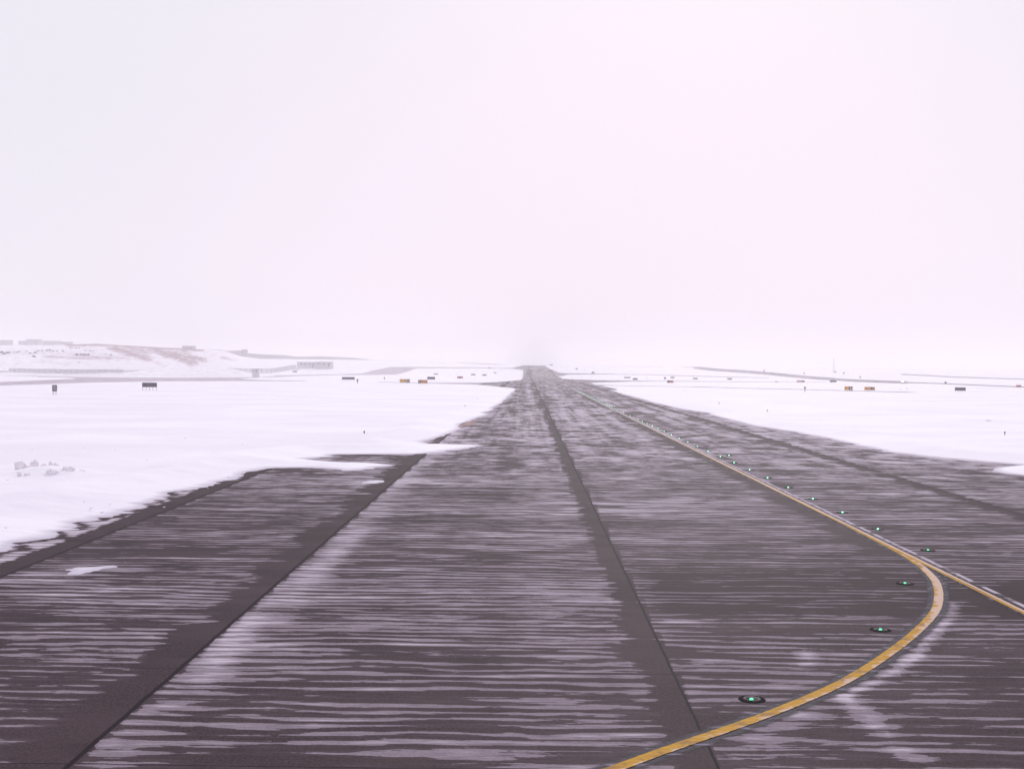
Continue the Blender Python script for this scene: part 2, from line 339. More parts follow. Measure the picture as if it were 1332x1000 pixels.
# ------------------------------------------------------------------ object helpers
def link(o, parent=None):
    S.collection.objects.link(o); o.parent = parent; return o
def thing(name, label, cat, loc, rz=0, group=None):
    o = bpy.data.objects.new(name, None); S.collection.objects.link(o); o.location = loc; o.rotation_euler = (0, 0, rz)
    o.empty_display_size = .2; o['label'] = label; o['category'] = cat
    if group: o['group'] = group
    return o
def tag(o, label, cat, group=None):
    o['label'] = label; o['category'] = cat
    if group: o['group'] = group
    return o
def obj(name, bm, mat, parent=None, smooth=False):
    me = bpy.data.meshes.new(name); bm.normal_update(); bm.to_mesh(me); bm.free(); me.materials.append(mat)
    if smooth:
        for p in me.polygons: p.use_smooth = True
    return link(bpy.data.objects.new(name, me), parent)
def box(bm, c, s, bev=0.0, rz=0):
    r = bmesh.ops.create_cube(bm, size=1, matrix=Matrix.Translation(c) @ Matrix.Rotation(rz, 4, 'Z') @ Matrix.Diagonal((*s, 1)))
    if bev:
        es = list({e for v in r['verts'] for e in v.link_edges}); bmesh.ops.bevel(bm, geom=es, offset=bev, segments=2, affect='EDGES')
    return bm
def cyl(bm, c0, c1, r0, r1=None, seg=12):
    c0 = Vector(c0); c1 = Vector(c1); d = c1-c0
    M_ = Matrix.Translation((c0+c1)/2) @ d.to_track_quat('Z', 'Y').to_matrix().to_4x4()
    bmesh.ops.create_cone(bm, cap_ends=True, segments=seg, radius1=r0, radius2=r0 if r1 is None else r1, depth=d.length, matrix=M_); return bm
def nb(): return bmesh.new()
def gz(x, y): return float(H(x, y))
def worn(name, c1, c2, rough=.6, sc=6, metallic=0.):
    m, n, b = material(name, rough, metallic=metallic)
    tc = n.N.new('ShaderNodeTexCoord').outputs['Object']
    n.put(b.inputs['Base Color'], n.mix(n.step(n.noise(tc, (sc,)*3, 4, .65), .35, .7), c1, c2)); return m
M_black = worn('black_panel', (.022, .018, .024), (.05, .043, .055), .5)
M_grey = worn('grey_enamel', (.16, .14, .17), (.24, .22, .26), .5)
M_dgrey = worn('dark_enamel', (.05, .04, .055), (.09, .075, .09), .5)
M_steel = worn('galvanised_steel', (.20, .18, .21), (.32, .30, .34), .55, metallic=.2)
M_fit = worn('weathered_fitting', (.03, .025, .028), (.09, .08, .085), .6, 14)
M_fit.node_tree.nodes['Principled BSDF'].inputs['Specular IOR Level'].default_value = .08
M_yel = worn('yellow_sign_face', (.62, .32, .02), (.72, .40, .03), .5)
M_org = worn('orange_sign_face', (.55, .22, .07), (.66, .30, .10), .5)
M_red = worn('red_sign_face', (.38, .05, .06), (.50, .08, .09), .5)
M_pale = worn('pale_legend', (.62, .58, .60), (.75, .7, .72), .5)
M_rubber, _nr, _br = material('black_sealant', .8, (.008, .005, .008), spec=.03)
M_blue = worn('blue_lens', (.05, .05, .16), (.09, .08, .2), .3)
M_white = worn('white_paint', (.68, .66, .7), (.8, .78, .8), .5)

# ------------------------------------------------------------------ markings
def smooth_path(ctrl, step=.12):
    P = [Vector((*c, 0)) for c in ctrl]; out = []
    for i in range(len(P)-1):
        a = P[max(i-1, 0)]; b_ = P[i]; c = P[i+1]; d = P[min(i+2, len(P)-1)]
        k = max(2, int((c-b_).length/step))
        for j in range(k):
            t = j/k; out.append(.5*((2*b_)+(c-a)*t+(2*a-5*b_+4*c-d)*t*t+(3*b_-a-3*c+d)*t**3))
    out.append(P[-1]); return out
def ribbon(name, path, half, lift, mat, offs=(0, 0)):
    """a painted band; uv = metres along, -1..1 across"""
    vs = []; uv = []; s = 0; n = len(path); cols = 5
    for i, p in enumerate(path):
        t = (path[min(i+1, n-1)]-path[max(i-1, 0)]).normalized(); q = Vector((t.y, -t.x, 0))
        if i: s += (p-path[i-1]).length
        for c in range(cols):
            v = -1+2*c/(cols-1); r = p+q*(v*half+offs[0])
            vs.append((r.x, r.y, gz(r.x, r.y)+lift+max(0, r.y-60)*.00012)); uv.append((s, v))
    fs = [(i*cols+c, i*cols+c+1, (i+1)*cols+c+1, (i+1)*cols+c) for i in range(n-1) for c in range(cols-1)]
    me = bpy.data.meshes.new(name); me.from_pydata(vs, [], fs); me.update()
    L = me.uv_layers.new(name='UVMap')
    for l in me.loops: L.data[l.index].uv = uv[l.vertex_index]
    me.materials.append(mat); o = bpy.data.objects.new(name, me); S.collection.objects.link(o); o['kind'] = 'structure'; return o
def paint_material(name, kind):
    m, n, b = material(name, .5)
    u_ = n.N.new('ShaderNodeUVMap').outputs[0]; P = n.pos(); x, y, z = n.sep(P); s, v, _ = n.sep(u_)
    grain = n.noise(P, (9, 14, 0), 4, .7)
    if kind == 'border':
        base = n.mix(n.step(grain, .35, .7), (.030, .026, .037), (.075, .065, .085))
        ticks = n.noise(P, (.9, 5.5, 0), 3, .6, (4, 0, 0))
        msk = n.step(ticks, .57, .63)
        n.put(b.inputs['Base Color'], n.mix(n.math('MULTIPLY', msk, .85), base, (.24, .21, .30)))
        al = n.step(n.math('ADD', n.math('ABSOLUTE', v), n.math('MULTIPLY', n.noise(P, (1.5, 6, 0), 4, .7), .9)), .95, 1.3, .8, 0)
    else:
        base = n.mix(n.step(grain, .3, .7), (.36, .175, .001), (.53, .285, .004))
        base = n.mix(n.step(n.noise(P, (2, 3, 0), 4, .7, (8, 1, 0)), .50, .62, 0, .75), base, (.21, .11, .035))
        if kind == 'straight':
            fr = n.noise(u_, (.55, 1.6, 0), 4, .6)
            k = n.math('ADD', fr, n.math('MULTIPLY', v, .45))
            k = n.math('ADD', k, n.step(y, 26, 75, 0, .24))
            m1 = n.step(k, .48, .54)
            mid = n.step(n.math('ABSOLUTE', n.math('ADD', v, n.math('MULTIPLY', n.math('SUBTRACT', fr, .5), .8))), .08, .16, .7, 0)
            mid = n.math('MULTIPLY', mid, n.step(n.noise(u_, (.2, 0, 0), 2), .45, .55))
        else:
            fr = n.math('ADD', n.math('MULTIPLY', n.noise(P, (2.2, 5.5, 0), 5, .72), .6), n.math('MULTIPLY', n.noise(P, (.9, 1.3, 0), 3, .6, (3, 3, 0)), .4))
            k = n.math('ADD', fr, n.step(n.math('ABSOLUTE', n.math('SUBTRACT', y, 24.0)), .5, 4.5, .13, 0))
            k = n.math('ADD', k, n.math('MULTIPLY', v, .09))
            m1 = n.step(k, .53, .57); mid = None
        c = n.mix(n.math('MULTIPLY', m1, .9), base, (.56, .40, .32))
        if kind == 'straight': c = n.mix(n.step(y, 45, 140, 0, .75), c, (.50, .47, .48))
        if mid is not None: c = n.mix(mid, c, (.10, .06, .05))
        n.put(b.inputs['Base Color'], c)
        al = n.step(n.math('ADD', n.math('ABSOLUTE', v), n.math('MULTIPLY', n.noise(P, (4, 9, 0), 5, .75), .5)), 1.10, 1.22, 1, 0)
        if kind == 'faint':
            n.put(b.inputs['Base Color'], n.mix(.5, (.40, .34, .40), (.42, .36, .40))); al = n.math('MULTIPLY', al, n.step(n.noise(P, (.5, 1.2, 0), 4, .7), .38, .5))
    n.put(b.inputs['Alpha'], al); b.inputs['Specular IOR Level'].default_value = .03
    return m
M_pc, M_ps, M_pb, M_pf = (paint_material('yellow_'+k if k != 'border' else 'black_border', k) for k in ('curve', 'straight', 'border', 'faint'))
CURVE = [(-2.5, 10.6), (-1.1, 11.5), (0.0, 12.3), (.93, 13.08), (1.77, 13.91), (3.0, 15.09), (4.0, 16.15), (4.87, 17.2), (5.84, 18.6), (6.9, 20.3), (7.85, 22.05), (8.48, 23.6), (8.93, 25.0), (9.17, 26.1), (9.36, 27.4), (9.48, 29), (9.53, 31.2), (9.55, 34)]
cpath = smooth_path(CURVE); spath = [Vector((9.55, yy, 0)) for yy in np.concatenate([np.arange(6, 60, .5), np.arange(60, 400, 3)])]
spath += [Vector((9.55, yy, 0)) for yy in np.arange(400, 860, 3)]
ribbon('curve_marking_border', cpath, .30, .004, M_pb); ribbon('curve_marking', cpath, .098, .012, M_pc)
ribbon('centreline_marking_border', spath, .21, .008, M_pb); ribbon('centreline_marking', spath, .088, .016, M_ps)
ribbon('branch_marking', smooth_path(gps([(920, 588), (930, 592), (948, 594.5), (972, 599), (1008, 602.6), (1060, 608.6), (1110, 613), (1165, 617)]), .4), .09, .012, M_pf)

# ------------------------------------------------------------------ inset green lights
M_lens2, _n2, bl2 = material('green_lens_far', .2, (.02, .5, .25)); bl2.inputs['Emission Color'].default_value = (.22, 1, .50, 1); bl2.inputs['Emission Strength'].default_value = 6
M_lens, nl, bl = material('green_lens', .2, (.02, .5, .25)); bl.inputs['Emission Color'].default_value = (.10, 1, .38, 1); bl.inputs['Emission Strength'].default_value = 1.8
def inset_light(x, y, label, group=None, detail=True):
    t = thing('inset_light', label, 'taxiway light', (x, y, gz(x, y)), 0, group)
    b_ = nb(); cyl(b_, (0, 0, .001), (0, 0, .007), .190, .185, 28); obj('sealant_ring', b_, M_rubber, t)
    b_ = nb(); cyl(b_, (0, 0, .007), (0, 0, .016), .125, .118, 24); cyl(b_, (0, 0, .016), (0, 0, .030), .085, .06, 20); bo = obj('fitting', b_, M_fit, t)
    b_ = nb(); bmesh.ops.create_uvsphere(b_, u_segments=12, v_segments=8, radius=1, matrix=Matrix.Translation((-.02, -.068, .024)) @ Matrix.Diagonal((.028, .022, .016, 1))); obj('lens', b_, M_lens if detail else M_lens2, t, True)
    if detail:
        for k in range(6):
            a_ = k*math.pi/3+.3; b_ = nb(); cyl(b_, (.104*math.cos(a_), .104*math.sin(a_), .0165), (.104*math.cos(a_), .104*math.sin(a_), .021), .009, seg=6); obj('bolt', b_, M_dgrey, t)
    return t
first = inset_light(3.2, 16.08, 'inset green light in black sealant ring nearest the viewer, left of the curving yellow line')
def copy_tree(o, parent=None):
    c = o.copy(); S.collection.objects.link(c); c.parent = parent
    for ch in o.children: copy_tree(ch, c)
    return c
for x, y, lb in ((6.34, 20.49, 'green inset light beside the snow-dusted bend, second nearest the viewer'), (8.24, 24.97, 'green inset light in the dark wet patch just inside the top of the yellow bend'),
                 (10.35, 29.62, 'green inset light just right of where the curve leaves the straight yellow line')):
    c = copy_tree(first); c.location = (x, y, gz(x, y)); c['label'] = lb
far0 = inset_light(10.22, 33.4, 'dim green inset light hidden in frost beside the straight line, first above the fork', None, False)
for k in range(1, 52):
    y = 33.4+3.83*k; x = 10.25-.25*sm(np.array(y), 45., 95.)
    if 17 < k < 24 and k % 2: continue
    if k == 1: lb, gr = 'bright green inset light right of the yellow line, second above the fork', None
    else: lb, gr = 'small green light in the receding row right of the straight yellow line', 'green lights in the row along the straight yellow line'
    c = copy_tree(far0); c.location = (x, y, gz(x, y)); c['label'] = lb
    if gr: c['group'] = gr
x, y = gp(948.4, 592.6); c = copy_tree(far0); c.location = (x, y, gz(x, y)); c['label'] = 'single tiny light on the faint branch line, right of the main row of green lights'

# ------------------------------------------------------------------ airfield signs
def sign(px, base, wpx, hpx, legpx, cols, label, legs=None, rz=0, name='taxiway_sign', cat='airfield sign', group=None):
    """cols: list of (material, share, marks)"""
    x, y = gp(px, base); k = y/F_PX; wd, ht, lg = wpx*k, hpx*k, legpx*k; z = gz(x, y)
    t = thing(name, label, cat, (x, y, z), rz, group)
    x0 = -wd/2; tot = sum(c[1] for c in cols)
    for mat, sh, marks in cols:
        w_ = wd*sh/tot; b_ = nb(); box(b_, (x0+w_/2, 0, lg+ht/2), (w_-.012, .26, ht), .02); pn = obj('panel', b_, mat, t)
        b_ = nb(); box(b_, (x0+w_/2, 0, lg+ht+.014), (w_+.006, .29, .03), .006); obj('top_rail', b_, M_dgrey, t)
        for mm, nmk in marks:
            for j in range(nmk):
                b_ = nb(); xx = x0+w_*(j+.5)/nmk; box(b_, (xx, -.136, lg+ht*.5), (w_/nmk*.34, .006, ht*.5)); obj('legend', b_, mm, pn)
        x0 += w_
    nleg = legs or max(2, round(wd/.55)+1)
    for j in range(nleg):
        xx = -wd/2+.06+(wd-.12)*j/(nleg-1); b_ = nb(); cyl(b_, (xx, 0, -.05), (xx, 0, lg), .035, seg=8); cyl(b_, (xx, 0, 0.0), (xx, 0, .02), .06, seg=10); obj('leg', b_, M_steel, t)
    return t
B, Yw, O_, R_ = M_black, M_yel, M_org, M_red
sign(194.5, 508, 19, 5.6, 4.6, [(B, 1, []), (B, 1, []), (B, 1, []), (B, 1, [])], 'long black sign back on five thin legs, standing in snow at the left', 5)
sign(453, 496.5, 16.5, 3.0, 3.0, [(B, 1, []), (B, .6, [])], 'long dark sign beside a short dark post, left of the two yellow signs')
sign(526.5, 499, 13, 4.0, 1.8, [(Yw, 2, [(M_black, 2)]), (B, 1, [(M_pale, 2)])], 'mostly yellow sign with a black right end, left of the orange one')
sign(550, 501, 12, 4.2, 2.6, [(B, .9, [(M_org, 1)]), (O_, 1, [(M_black, 1)]), (O_, 1.2, [(M_black, 2)])], 'orange sign with black left end on legs reaching below the crossing strip')
sign(560.8, 495.5, 10, 3.1, 2.2, [(B, 1, []), (B, 1, [])], 'small all-black sign just above and right of the orange sign')
sign(567, 488, 5.5, 1.3, .9, [(M_dgrey, 1, [])], 'tiny grey sign far off above the black sign left of the taxiway', 2)
sign(598.5, 493, 7.5, 2.4, 1.0, [(R_, .9, []), (B, .5, []), (R_, 1, [(M_pale, 2)])], 'red and black sign left of the main taxiway')
sign(615.5, 489, 5.5, 1.7, 1, [(M_dgrey, 1, [])], 'left of two small grey signs near the dark taxiway edge, beyond the red sign', 2)
sign(630, 489.6, 5.5, 1.8, 1, [(M_dgrey, 1, [])], 'right of two small grey signs near the dark taxiway edge, beyond the red sign', 2)
sign(644, 486.3, 3.5, 1.2, .9, [(M_grey, 1, [])], 'pale small sign closest to the left edge of the rising taxiway', 2)
sign(636.5, 479.4, 3.4, 1.1, .5, [(M_red, 1, [])], 'faint reddish sign on the far snow slope left of the taxiway', 2)
sign(5, 487, 10.5, 3.0, 1.4, [(B, .25, []), (B, 1, []), (B, 1, [])], 'dark sign at the left border below the hill, beside the fence')
sign(383.5, 484.6, 5.5, 1.7, .6, [(M_dgrey, 1, []), (M_dgrey, .6, [])], 'small dark sign below the low sheds at the end of the hill')
sign(750, 481.2, 3.2, 1.3, .8, [(M_dgrey, 1, [])], 'tiny grey sign just right of the taxiway where it climbs', 2)
sign(771.3, 486, 3.6, 1.7, .8, [(M_dgrey, 1, [])], 'small dark sign right of the taxiway, upper one of the near pair', 2)
sign(816, 492.4, 8, 1.6, .6, [(M_grey, 1, []), (M_grey, 1, [])], 'pale grey long sign left of a darker one, right of the taxiway')
sign(826.2, 495, 6, 2.0, 1.0, [(B, 1, [])], 'short dark sign lower right of the pale grey long sign')
sign(865, 494, 2.4, 2.3, 1.1, [(M_dgrey, 1, [])], 'small square dark sign left of the orange one on the right', 2)
sign(874.7, 492.7, 5, 1.8, .8, [(M_grey, 1, [])], 'grey sign directly behind the small orange sign on the right', 2)
sign(872, 499.5, 8, 2.8, 1.8, [(B, .7, []), (O_, 1, [(M_black, 1)])], 'small orange sign with dark left end, right of the taxiway')
sign(904.5, 494, 6.3, 1.5, 1.0, [(M_dgrey, 1, []), (M_grey, .4, [])], 'thin grey sign first to the right of the small orange sign')
sign(949, 494.4, 6, 1.7, .9, [(M_dgrey, 1, [])], 'thin grey sign second to the right of the small orange sign')
sign(1041.5, 498, 10, 2.1, 1.0, [(R_, 1, [(M_pale, 2)]), (B, .6, [])], 'dark red sign with black right end above the short black post')
sign(1083.7, 498, 8.5, 2.1, 1.0, [(B, 1, []), (B, 1, [])], 'black sign directly below the faint lattice mast')
sign(1103.7, 510, 10.2, 4.4, 2.8, [(Yw, .5, [(M_black, 1)]), (Yw, .6, []), (B, 1, [(M_pale, 1)])], 'half yellow half black sign left of the brownish yellow one, far right')
sign(1131.2, 509.5, 13.4, 3.9, 2.2, [(Yw, 1, [(M_black, 1)]), (O_, 1, []), (M_dgrey, .5, []), (Yw, .8, [(M_black, 1)])], 'long yellow and brown sign right of the half black one')
sign(1249, 510.5, 13.6, 4.0, 2.5, [(B, 1, []), (B, 1, [])], 'black sign alone in the snow near the right border')
sign(1325, 504.5, 6.6, 2.6, 1.0, [(R_, 1, [(M_black, 1)])], 'red sign at the right border of the view', 2)
sign(1010, 497.5, 3.5, .9, .6, [(M_dgrey, 1, [])], 'tiny dark sign left of the red sign on the far strip', 2)

# ------------------------------------------------------------------ posts and markers
def edge_marker(px, base, hpx, label, head=M_dgrey, wide=1.0, group=None):
    x, y = gp(px, base); h = hpx*y/F_PX; r = h*.13*wide
    t = thing('edge_marker', label, 'marker post', (x, y, gz(x, y)+.02), 0, group)
    b_ = nb(); cyl(b_, (0, 0, -.1), (0, 0, h*.62), r*.42, r*.38, 10); obj('post', b_, M_dgrey, t, False)
    b_ = nb(); cyl(b_, (0, 0, h*.60), (0, 0, h*.72), r*.7, r*1.05, 12); cyl(b_, (0, 0, h*.72), (0, 0, h*.9), r*1.05, r*.95, 12); cyl(b_, (0, 0, h*.9), (0, 0, h), r*.9, r*.35, 12); obj('lamp_head', b_, head, t)
    b_ = nb(); cyl(b_, (0, 0, -.06), (0, 0, .02), r*1.1, r*.8, 10); obj('base', b_, M_dgrey, t)
    return t
for a in ((473.7, 568, 7.6, 'dark lollipop-shaped marker in the snow left of the white snow tongue'),
          (565, 554.5, 3.6, 'small dark marker in the snow just left of the rusty brown patch'),
          (605, 531, 3.8, 'small grey marker above the rusty brown patch'),
          (621, 520.5, 2.6, 'tiny faint marker between the rusty patch and the crossing strip'),
          (998, 537.5, 4.6, 'slim dark marker in open snow right of the wavy concrete edge'),
          (1307, 568, 6.6, 'dark marker in the snow near the right border below the small bump'),
          (935.3, 527, 3.8, 'thin grey marker second in the diagonal row right of the concrete'),
          (893.8, 518.7, 2.6, 'tiny grey marker first in the diagonal row right of the concrete'),
          (944.6, 512, 1.6, 'tiny dark dot-like marker above the slim markers on the right snow'),
          (890.2, 509.2, 2.0, 'faint dot-like marker just below the small orange sign'),
          (923.6, 508.4, 1.8, 'faint dot-like marker below and right of the small orange sign'),
          (841.5, 493.6, 3.0, 'tiny upright marker between dark short sign and square dark sign'),
          (403, 485, 2.6, 'tiny dark post right of the small sign below the low sheds'),
          (586, 488.4, 1.9, 'left of two hair-thin posts between the tiny grey sign and the red sign'),
          (594.5, 488.2, 2.1, 'right of two hair-thin posts between the tiny grey sign and the red sign'),
          (1171, 507.4, 2.2, 'left of two small grey markers between the yellow sign and lone black sign'),
          (1180, 507.6, 2.8, 'right of two small grey markers between the yellow sign and lone black sign'),
          (960, 488.2, 2.0, 'tiny dark marker just below the broad grey strip on the right'),
          (483, 476.5, 1.6, 'tiny marker on the snow left of the pale grey slanting road')):
    edge_marker(*a)
edge_marker(1047, 510, 7.2, 'short black post below the dark red sign', M_black, 1.2)
edge_marker(465, 499, 6.0, 'stout dark post immediately right of the long dark sign', M_black, 1.6)
edge_marker(500, 494.5, 4.0, 'small dark round-headed post left of the yellow and black sign', M_black, 1.5)

def box_cabinet(px, base, wpx, hpx, legpx, label, mat=M_grey, name='equipment_cabinet', cat='cabinet'):
    x, y = gp(px, base); k = y/F_PX; wd, ht, lg = wpx*k, hpx*k, legpx*k
    t = thing(name, label, cat, (x, y, gz(x, y)), .35)
    b_ = nb(); box(b_, (0, 0, lg+ht/2), (wd*.82, wd*.62, ht), wd*.07); obj('housing', b_, mat, t)
    b_ = nb(); box(b_, (0, -wd*.315, lg+ht*.5), (wd*.62, .02, ht*.78), .004); dr = obj('door', b_, M_grey, t)
    b_ = nb(); box(b_, (wd*.22, -wd*.335, lg+ht*.5), (.03, .03, ht*.14)); obj('handle', b_, M_black, dr)
    b_ = nb(); box(b_, (0, 0, lg+ht+.015), (wd*.9, wd*.7, .05), .015); obj('cover', b_, M_dgrey, t)
    for s in (-1, 1):
        b_ = nb(); box(b_, (s*wd*.24, 0, lg/2-.03), (wd*.10, wd*.10, lg+.06)); obj('leg', b_, M_dgrey if s < 0 else M_steel, t)
    return t
box_cabinet(71, 514.3, 7.2, 8.2, 5.2, 'grey cabinet with rounded corners on two short legs, alone in the left snow', M_dgrey)
for px, by, wp, hp, lb in ((1230, 499.5, 2.6, 2.4, 'small grey box on the far strip above the lone black sign'), (1119, 492.2, 1.8, 2.0, 'tiny dark box above the right end of the broad grey strip'),
                           (1097.5, 486.8, 2.2, 1.8, 'tiny pale box right of the mast foot'), (1046, 487, 1.6, 2.2, 'tiny pale box left of the mast on the upper snow'), (994, 483.5, 2, 1.8, 'tiny pale box left of the mast and closest to the taxiway'),
                           (717, 475.8, 5, 1.4, 'faint low box on the crest right of the taxiway end')):
    box_cabinet(px, by, wp, hp, .6, lb, M_grey, 'equipment_box', 'equipment box')

# small white snow-capped lamp far right, lit
x, y = gp(1174, 499); t = thing('approach_lamp', 'tiny white light glowing on the far strip above the two grey markers', 'lamp', (x, y, gz(x, y)))
b_ = nb(); cyl(b_, (0, 0, -.1), (0, 0, .7), .05, .04); obj('post', b_, M_grey, t)
Mw, _, bw = material('white_lamp', .3, (1, 1, 1)); bw.inputs['Emission Color'].default_value = (1, .98, 1, 1); bw.inputs['Emission Strength'].default_value = 6
b_ = nb(); bmesh.ops.create_uvsphere(b_, u_segments=12, v_segments=8, radius=.27, matrix=Matrix.Translation((0, 0, .85))); obj('lamp_globe', b_, Mw, t, True)

# mast
M_mast = worn('pale_mast_steel', (.50, .48, .52), (.62, .6, .64))
x, y = gp(1084.5, 485); k = y/F_PX; hm = 20*k
t = thing('lattice_mast', 'faint thin lattice mast in the fog with a small hut at its foot', 'mast', (x, y, gz(x, y)), .2)
for sx, sy in ((-1, -1), (1, -1), (1, 1), (-1, 1)):
    b_ = nb(); cyl(b_, (sx*.32, sy*.32, -.3), (sx*.12, sy*.12, hm), .045, .03, 6); obj('leg', b_, M_mast, t)
b_ = nb(); nz = 14
for i in range(nz):
    z0, z1 = hm*i/nz, hm*(i+1)/nz; r0 = .32-.20*i/nz; r1 = .32-.20*(i+1)/nz
    cs = [(-1, -1), (1, -1), (1, 1), (-1, 1)]
    for q in range(4):
        a_, c_ = cs[q], cs[(q+1) % 4]; cyl(b_, (a_[0]*r0, a_[1]*r0, z0), (c_[0]*r1, c_[1]*r1, z1), .016, seg=4); cyl(b_, (a_[0]*r0, a_[1]*r0, z0), (c_[0]*r0, c_[1]*r0, z0), .016, seg=4)
obj('bracing', b_, M_mast, t)
b_ = nb(); box(b_, (1.0, 0, .5), (1.6, 1.0, 1.2), .05); obj('hut', b_, M_mast, t)
b_ = nb(); cyl(b_, (0, 0, hm-.1), (0, 0, hm+1.0), .02, seg=6); obj('antenna', b_, M_mast, t)

# ------------------------------------------------------------------ snow lumps by the left border
M_lump, n_, b_l = material('old_snow_lump', .8, spec=.2)
tc = n_.N.new('ShaderNodeTexCoord').outputs['Object']; n_.put(b_l.inputs['Base Color'], n_.mix(n_.step(n_.noise(tc, (3, 3, 3), 5, .7), .35, .7), (.80, .75, .81), (.90, .86, .91)))
n_.put(b_l.inputs['Normal'], n_.bump(n_.noise(tc, (7, 7, 7), 5, .7), .6, .04))
M_clod = worn('dirt_clod', (.10, .07, .09), (.26, .2, .24), .9, 12)
def lump_mesh(r, seed, flat=.75):
    b_ = nb(); bmesh.ops.create_icosphere(b_, subdivisions=4, radius=1)
    q = np.array([v.co[:] for v in b_.verts]); 
    n1_ = fbm(q[:, 0]*1.6+seed*3.1+q[:, 2]*2.2, q[:, 1]*1.6+seed*1.7-q[:, 2]*1.3, 5, .6)
    for v, kk in zip(b_.verts, n1_):
        f = 1+.8*kk; v.co = Vector((v.co.x*f*r[0], v.co.y*f*r[1], v.co.z*f*r[2]))
    return b_
LUMPS = [(26, 617, 7.0, 9.5, 'large rounded old-snow lump at the left end of the heap'), (37, 617.5, 4, 4.5, 'small low lump between the two tallest at the left of the heap'), (45, 614.5, 5, 9.5, 'pointed lump rising at the back of the heap, left of centre'),
         (59, 616, 6, 5.5, 'broad lump just behind the dark gap in the heap'), (65.5, 612, 2.2, 5, 'thin upright lump behind the middle of the heap'), (73, 614, 4, 5, 'lump with a dark foot at the back right of the heap'),
         (54, 622.5, 9, 5, 'flat smooth lump at the front left of the heap'), (68, 624.5, 8, 8, 'big central lump at the front of the heap'), (77, 622, 3.5, 4.5, 'narrow lump tucked beside the big central one'),
         (90, 622.5, 10, 8.5, 'widest lump at the right side of the heap'), (104, 622, 6, 3.5, 'low tapering lump at the far right end of the heap'), (25, 625, 2.8, 4.2, 'small separate lump in front of the left end'),
         (10, 628.5, 2.0, 2.4, 'tiny grey lump lying apart, lower left of the heap'), (36, 625, 4, 2.6, 'low lump in front, between the separate small one and the heap'), (7, 614, 1.6, 1.8, 'tiny lump lying apart near the left border'), (1, 618, 1.6, 1.6, 'tiny lump cut by the left border'),
         (1286, 549, 3.2, 1.8, 'lone small snow lump in the right-hand snow above the marker')]
for i, (px, by, wp, hp, lb) in enumerate(LUMPS):
    x, y = gp(px, by); k = y/F_PX; o = obj('snow_lump', lump_mesh((wp*k*1.0, wp*k*.8, hp*k*.74), i+1), M_lump, None, True)
    o.location = (x, y, gz(x, y)+hp*k*.22+(.22 if 20 < px < 120 else .08)); tag(o, lb, 'snow lump', 'heap of old snow lumps' if px < 200 else None)
for px, by, wp, lb in ((55.5, 616.8, 2.8, 'almost black clod in the middle of the snow heap'), (75.5, 613.5, 2.0, 'dark clod at the foot of the lump at the back right of the heap'), (78.5, 622.3, 2.0, 'dark clod wedged between the central and the widest lump')):
    x, y = gp(px, by); k = y/F_PX; o = obj('dirt_clod', lump_mesh((wp*k*.6, wp*k*.5, wp*k*.32), px), M_clod, None, True); o.location = (x, y-.25, gz(x, y)+.14); tag(o, lb, 'clod')
# loose crumbs over the left snow
b_ = nb()
for i in range(60):
    px = rnd.uniform(0, 330); py = rnd.uniform(575, 700)-px*.16
    x, y = gp(px, py); r = rnd.uniform(.012, .034)
    if rnd.random() < .2: r *= 1.5
    bmesh.ops.create_icosphere(b_, subdivisions=1, radius=r, matrix=Matrix.Translation((x, y, gz(x, y)+.13+r*.2)) @ Matrix.Diagonal((1.5, 1, .6, 1)))
o = obj('snow_crumbs', b_, M_lump); o['kind'] = 'stuff'; o['label'] = 'loose grey crumbs scattered over the left snow'; o['category'] = 'snow crumbs'
# rusty patch of bare earth at the snow edge
M_rust = worn('rusty_earth', (.16, .07, .06), (.45, .36, .38), .9, 1.4)
b_ = nb(); bmesh.ops.create_grid(b_, x_segments=50, y_segments=50, size=1)
q = np.array([v.co[:2] for v in b_.verts]); hh = np.clip(1-np.hypot(*q.T)-.55*fbm(q[:, 0]*2+5, q[:, 1]*2+5, 4, .6), -.3, 1)
for v, h_ in zip(b_.verts, hh): v.co = Vector((v.co.x*.6, v.co.y*4.5+v.co.x*2.6, .15*h_))
x, y = gp(607.5, 551.5); o = obj('earth_mound', b_, M_rust, None, True); o.location = (x, y, gz(x, y)+.02); tag(o, 'rusty brown patch of bare earth at the left snow edge', 'earth patch')

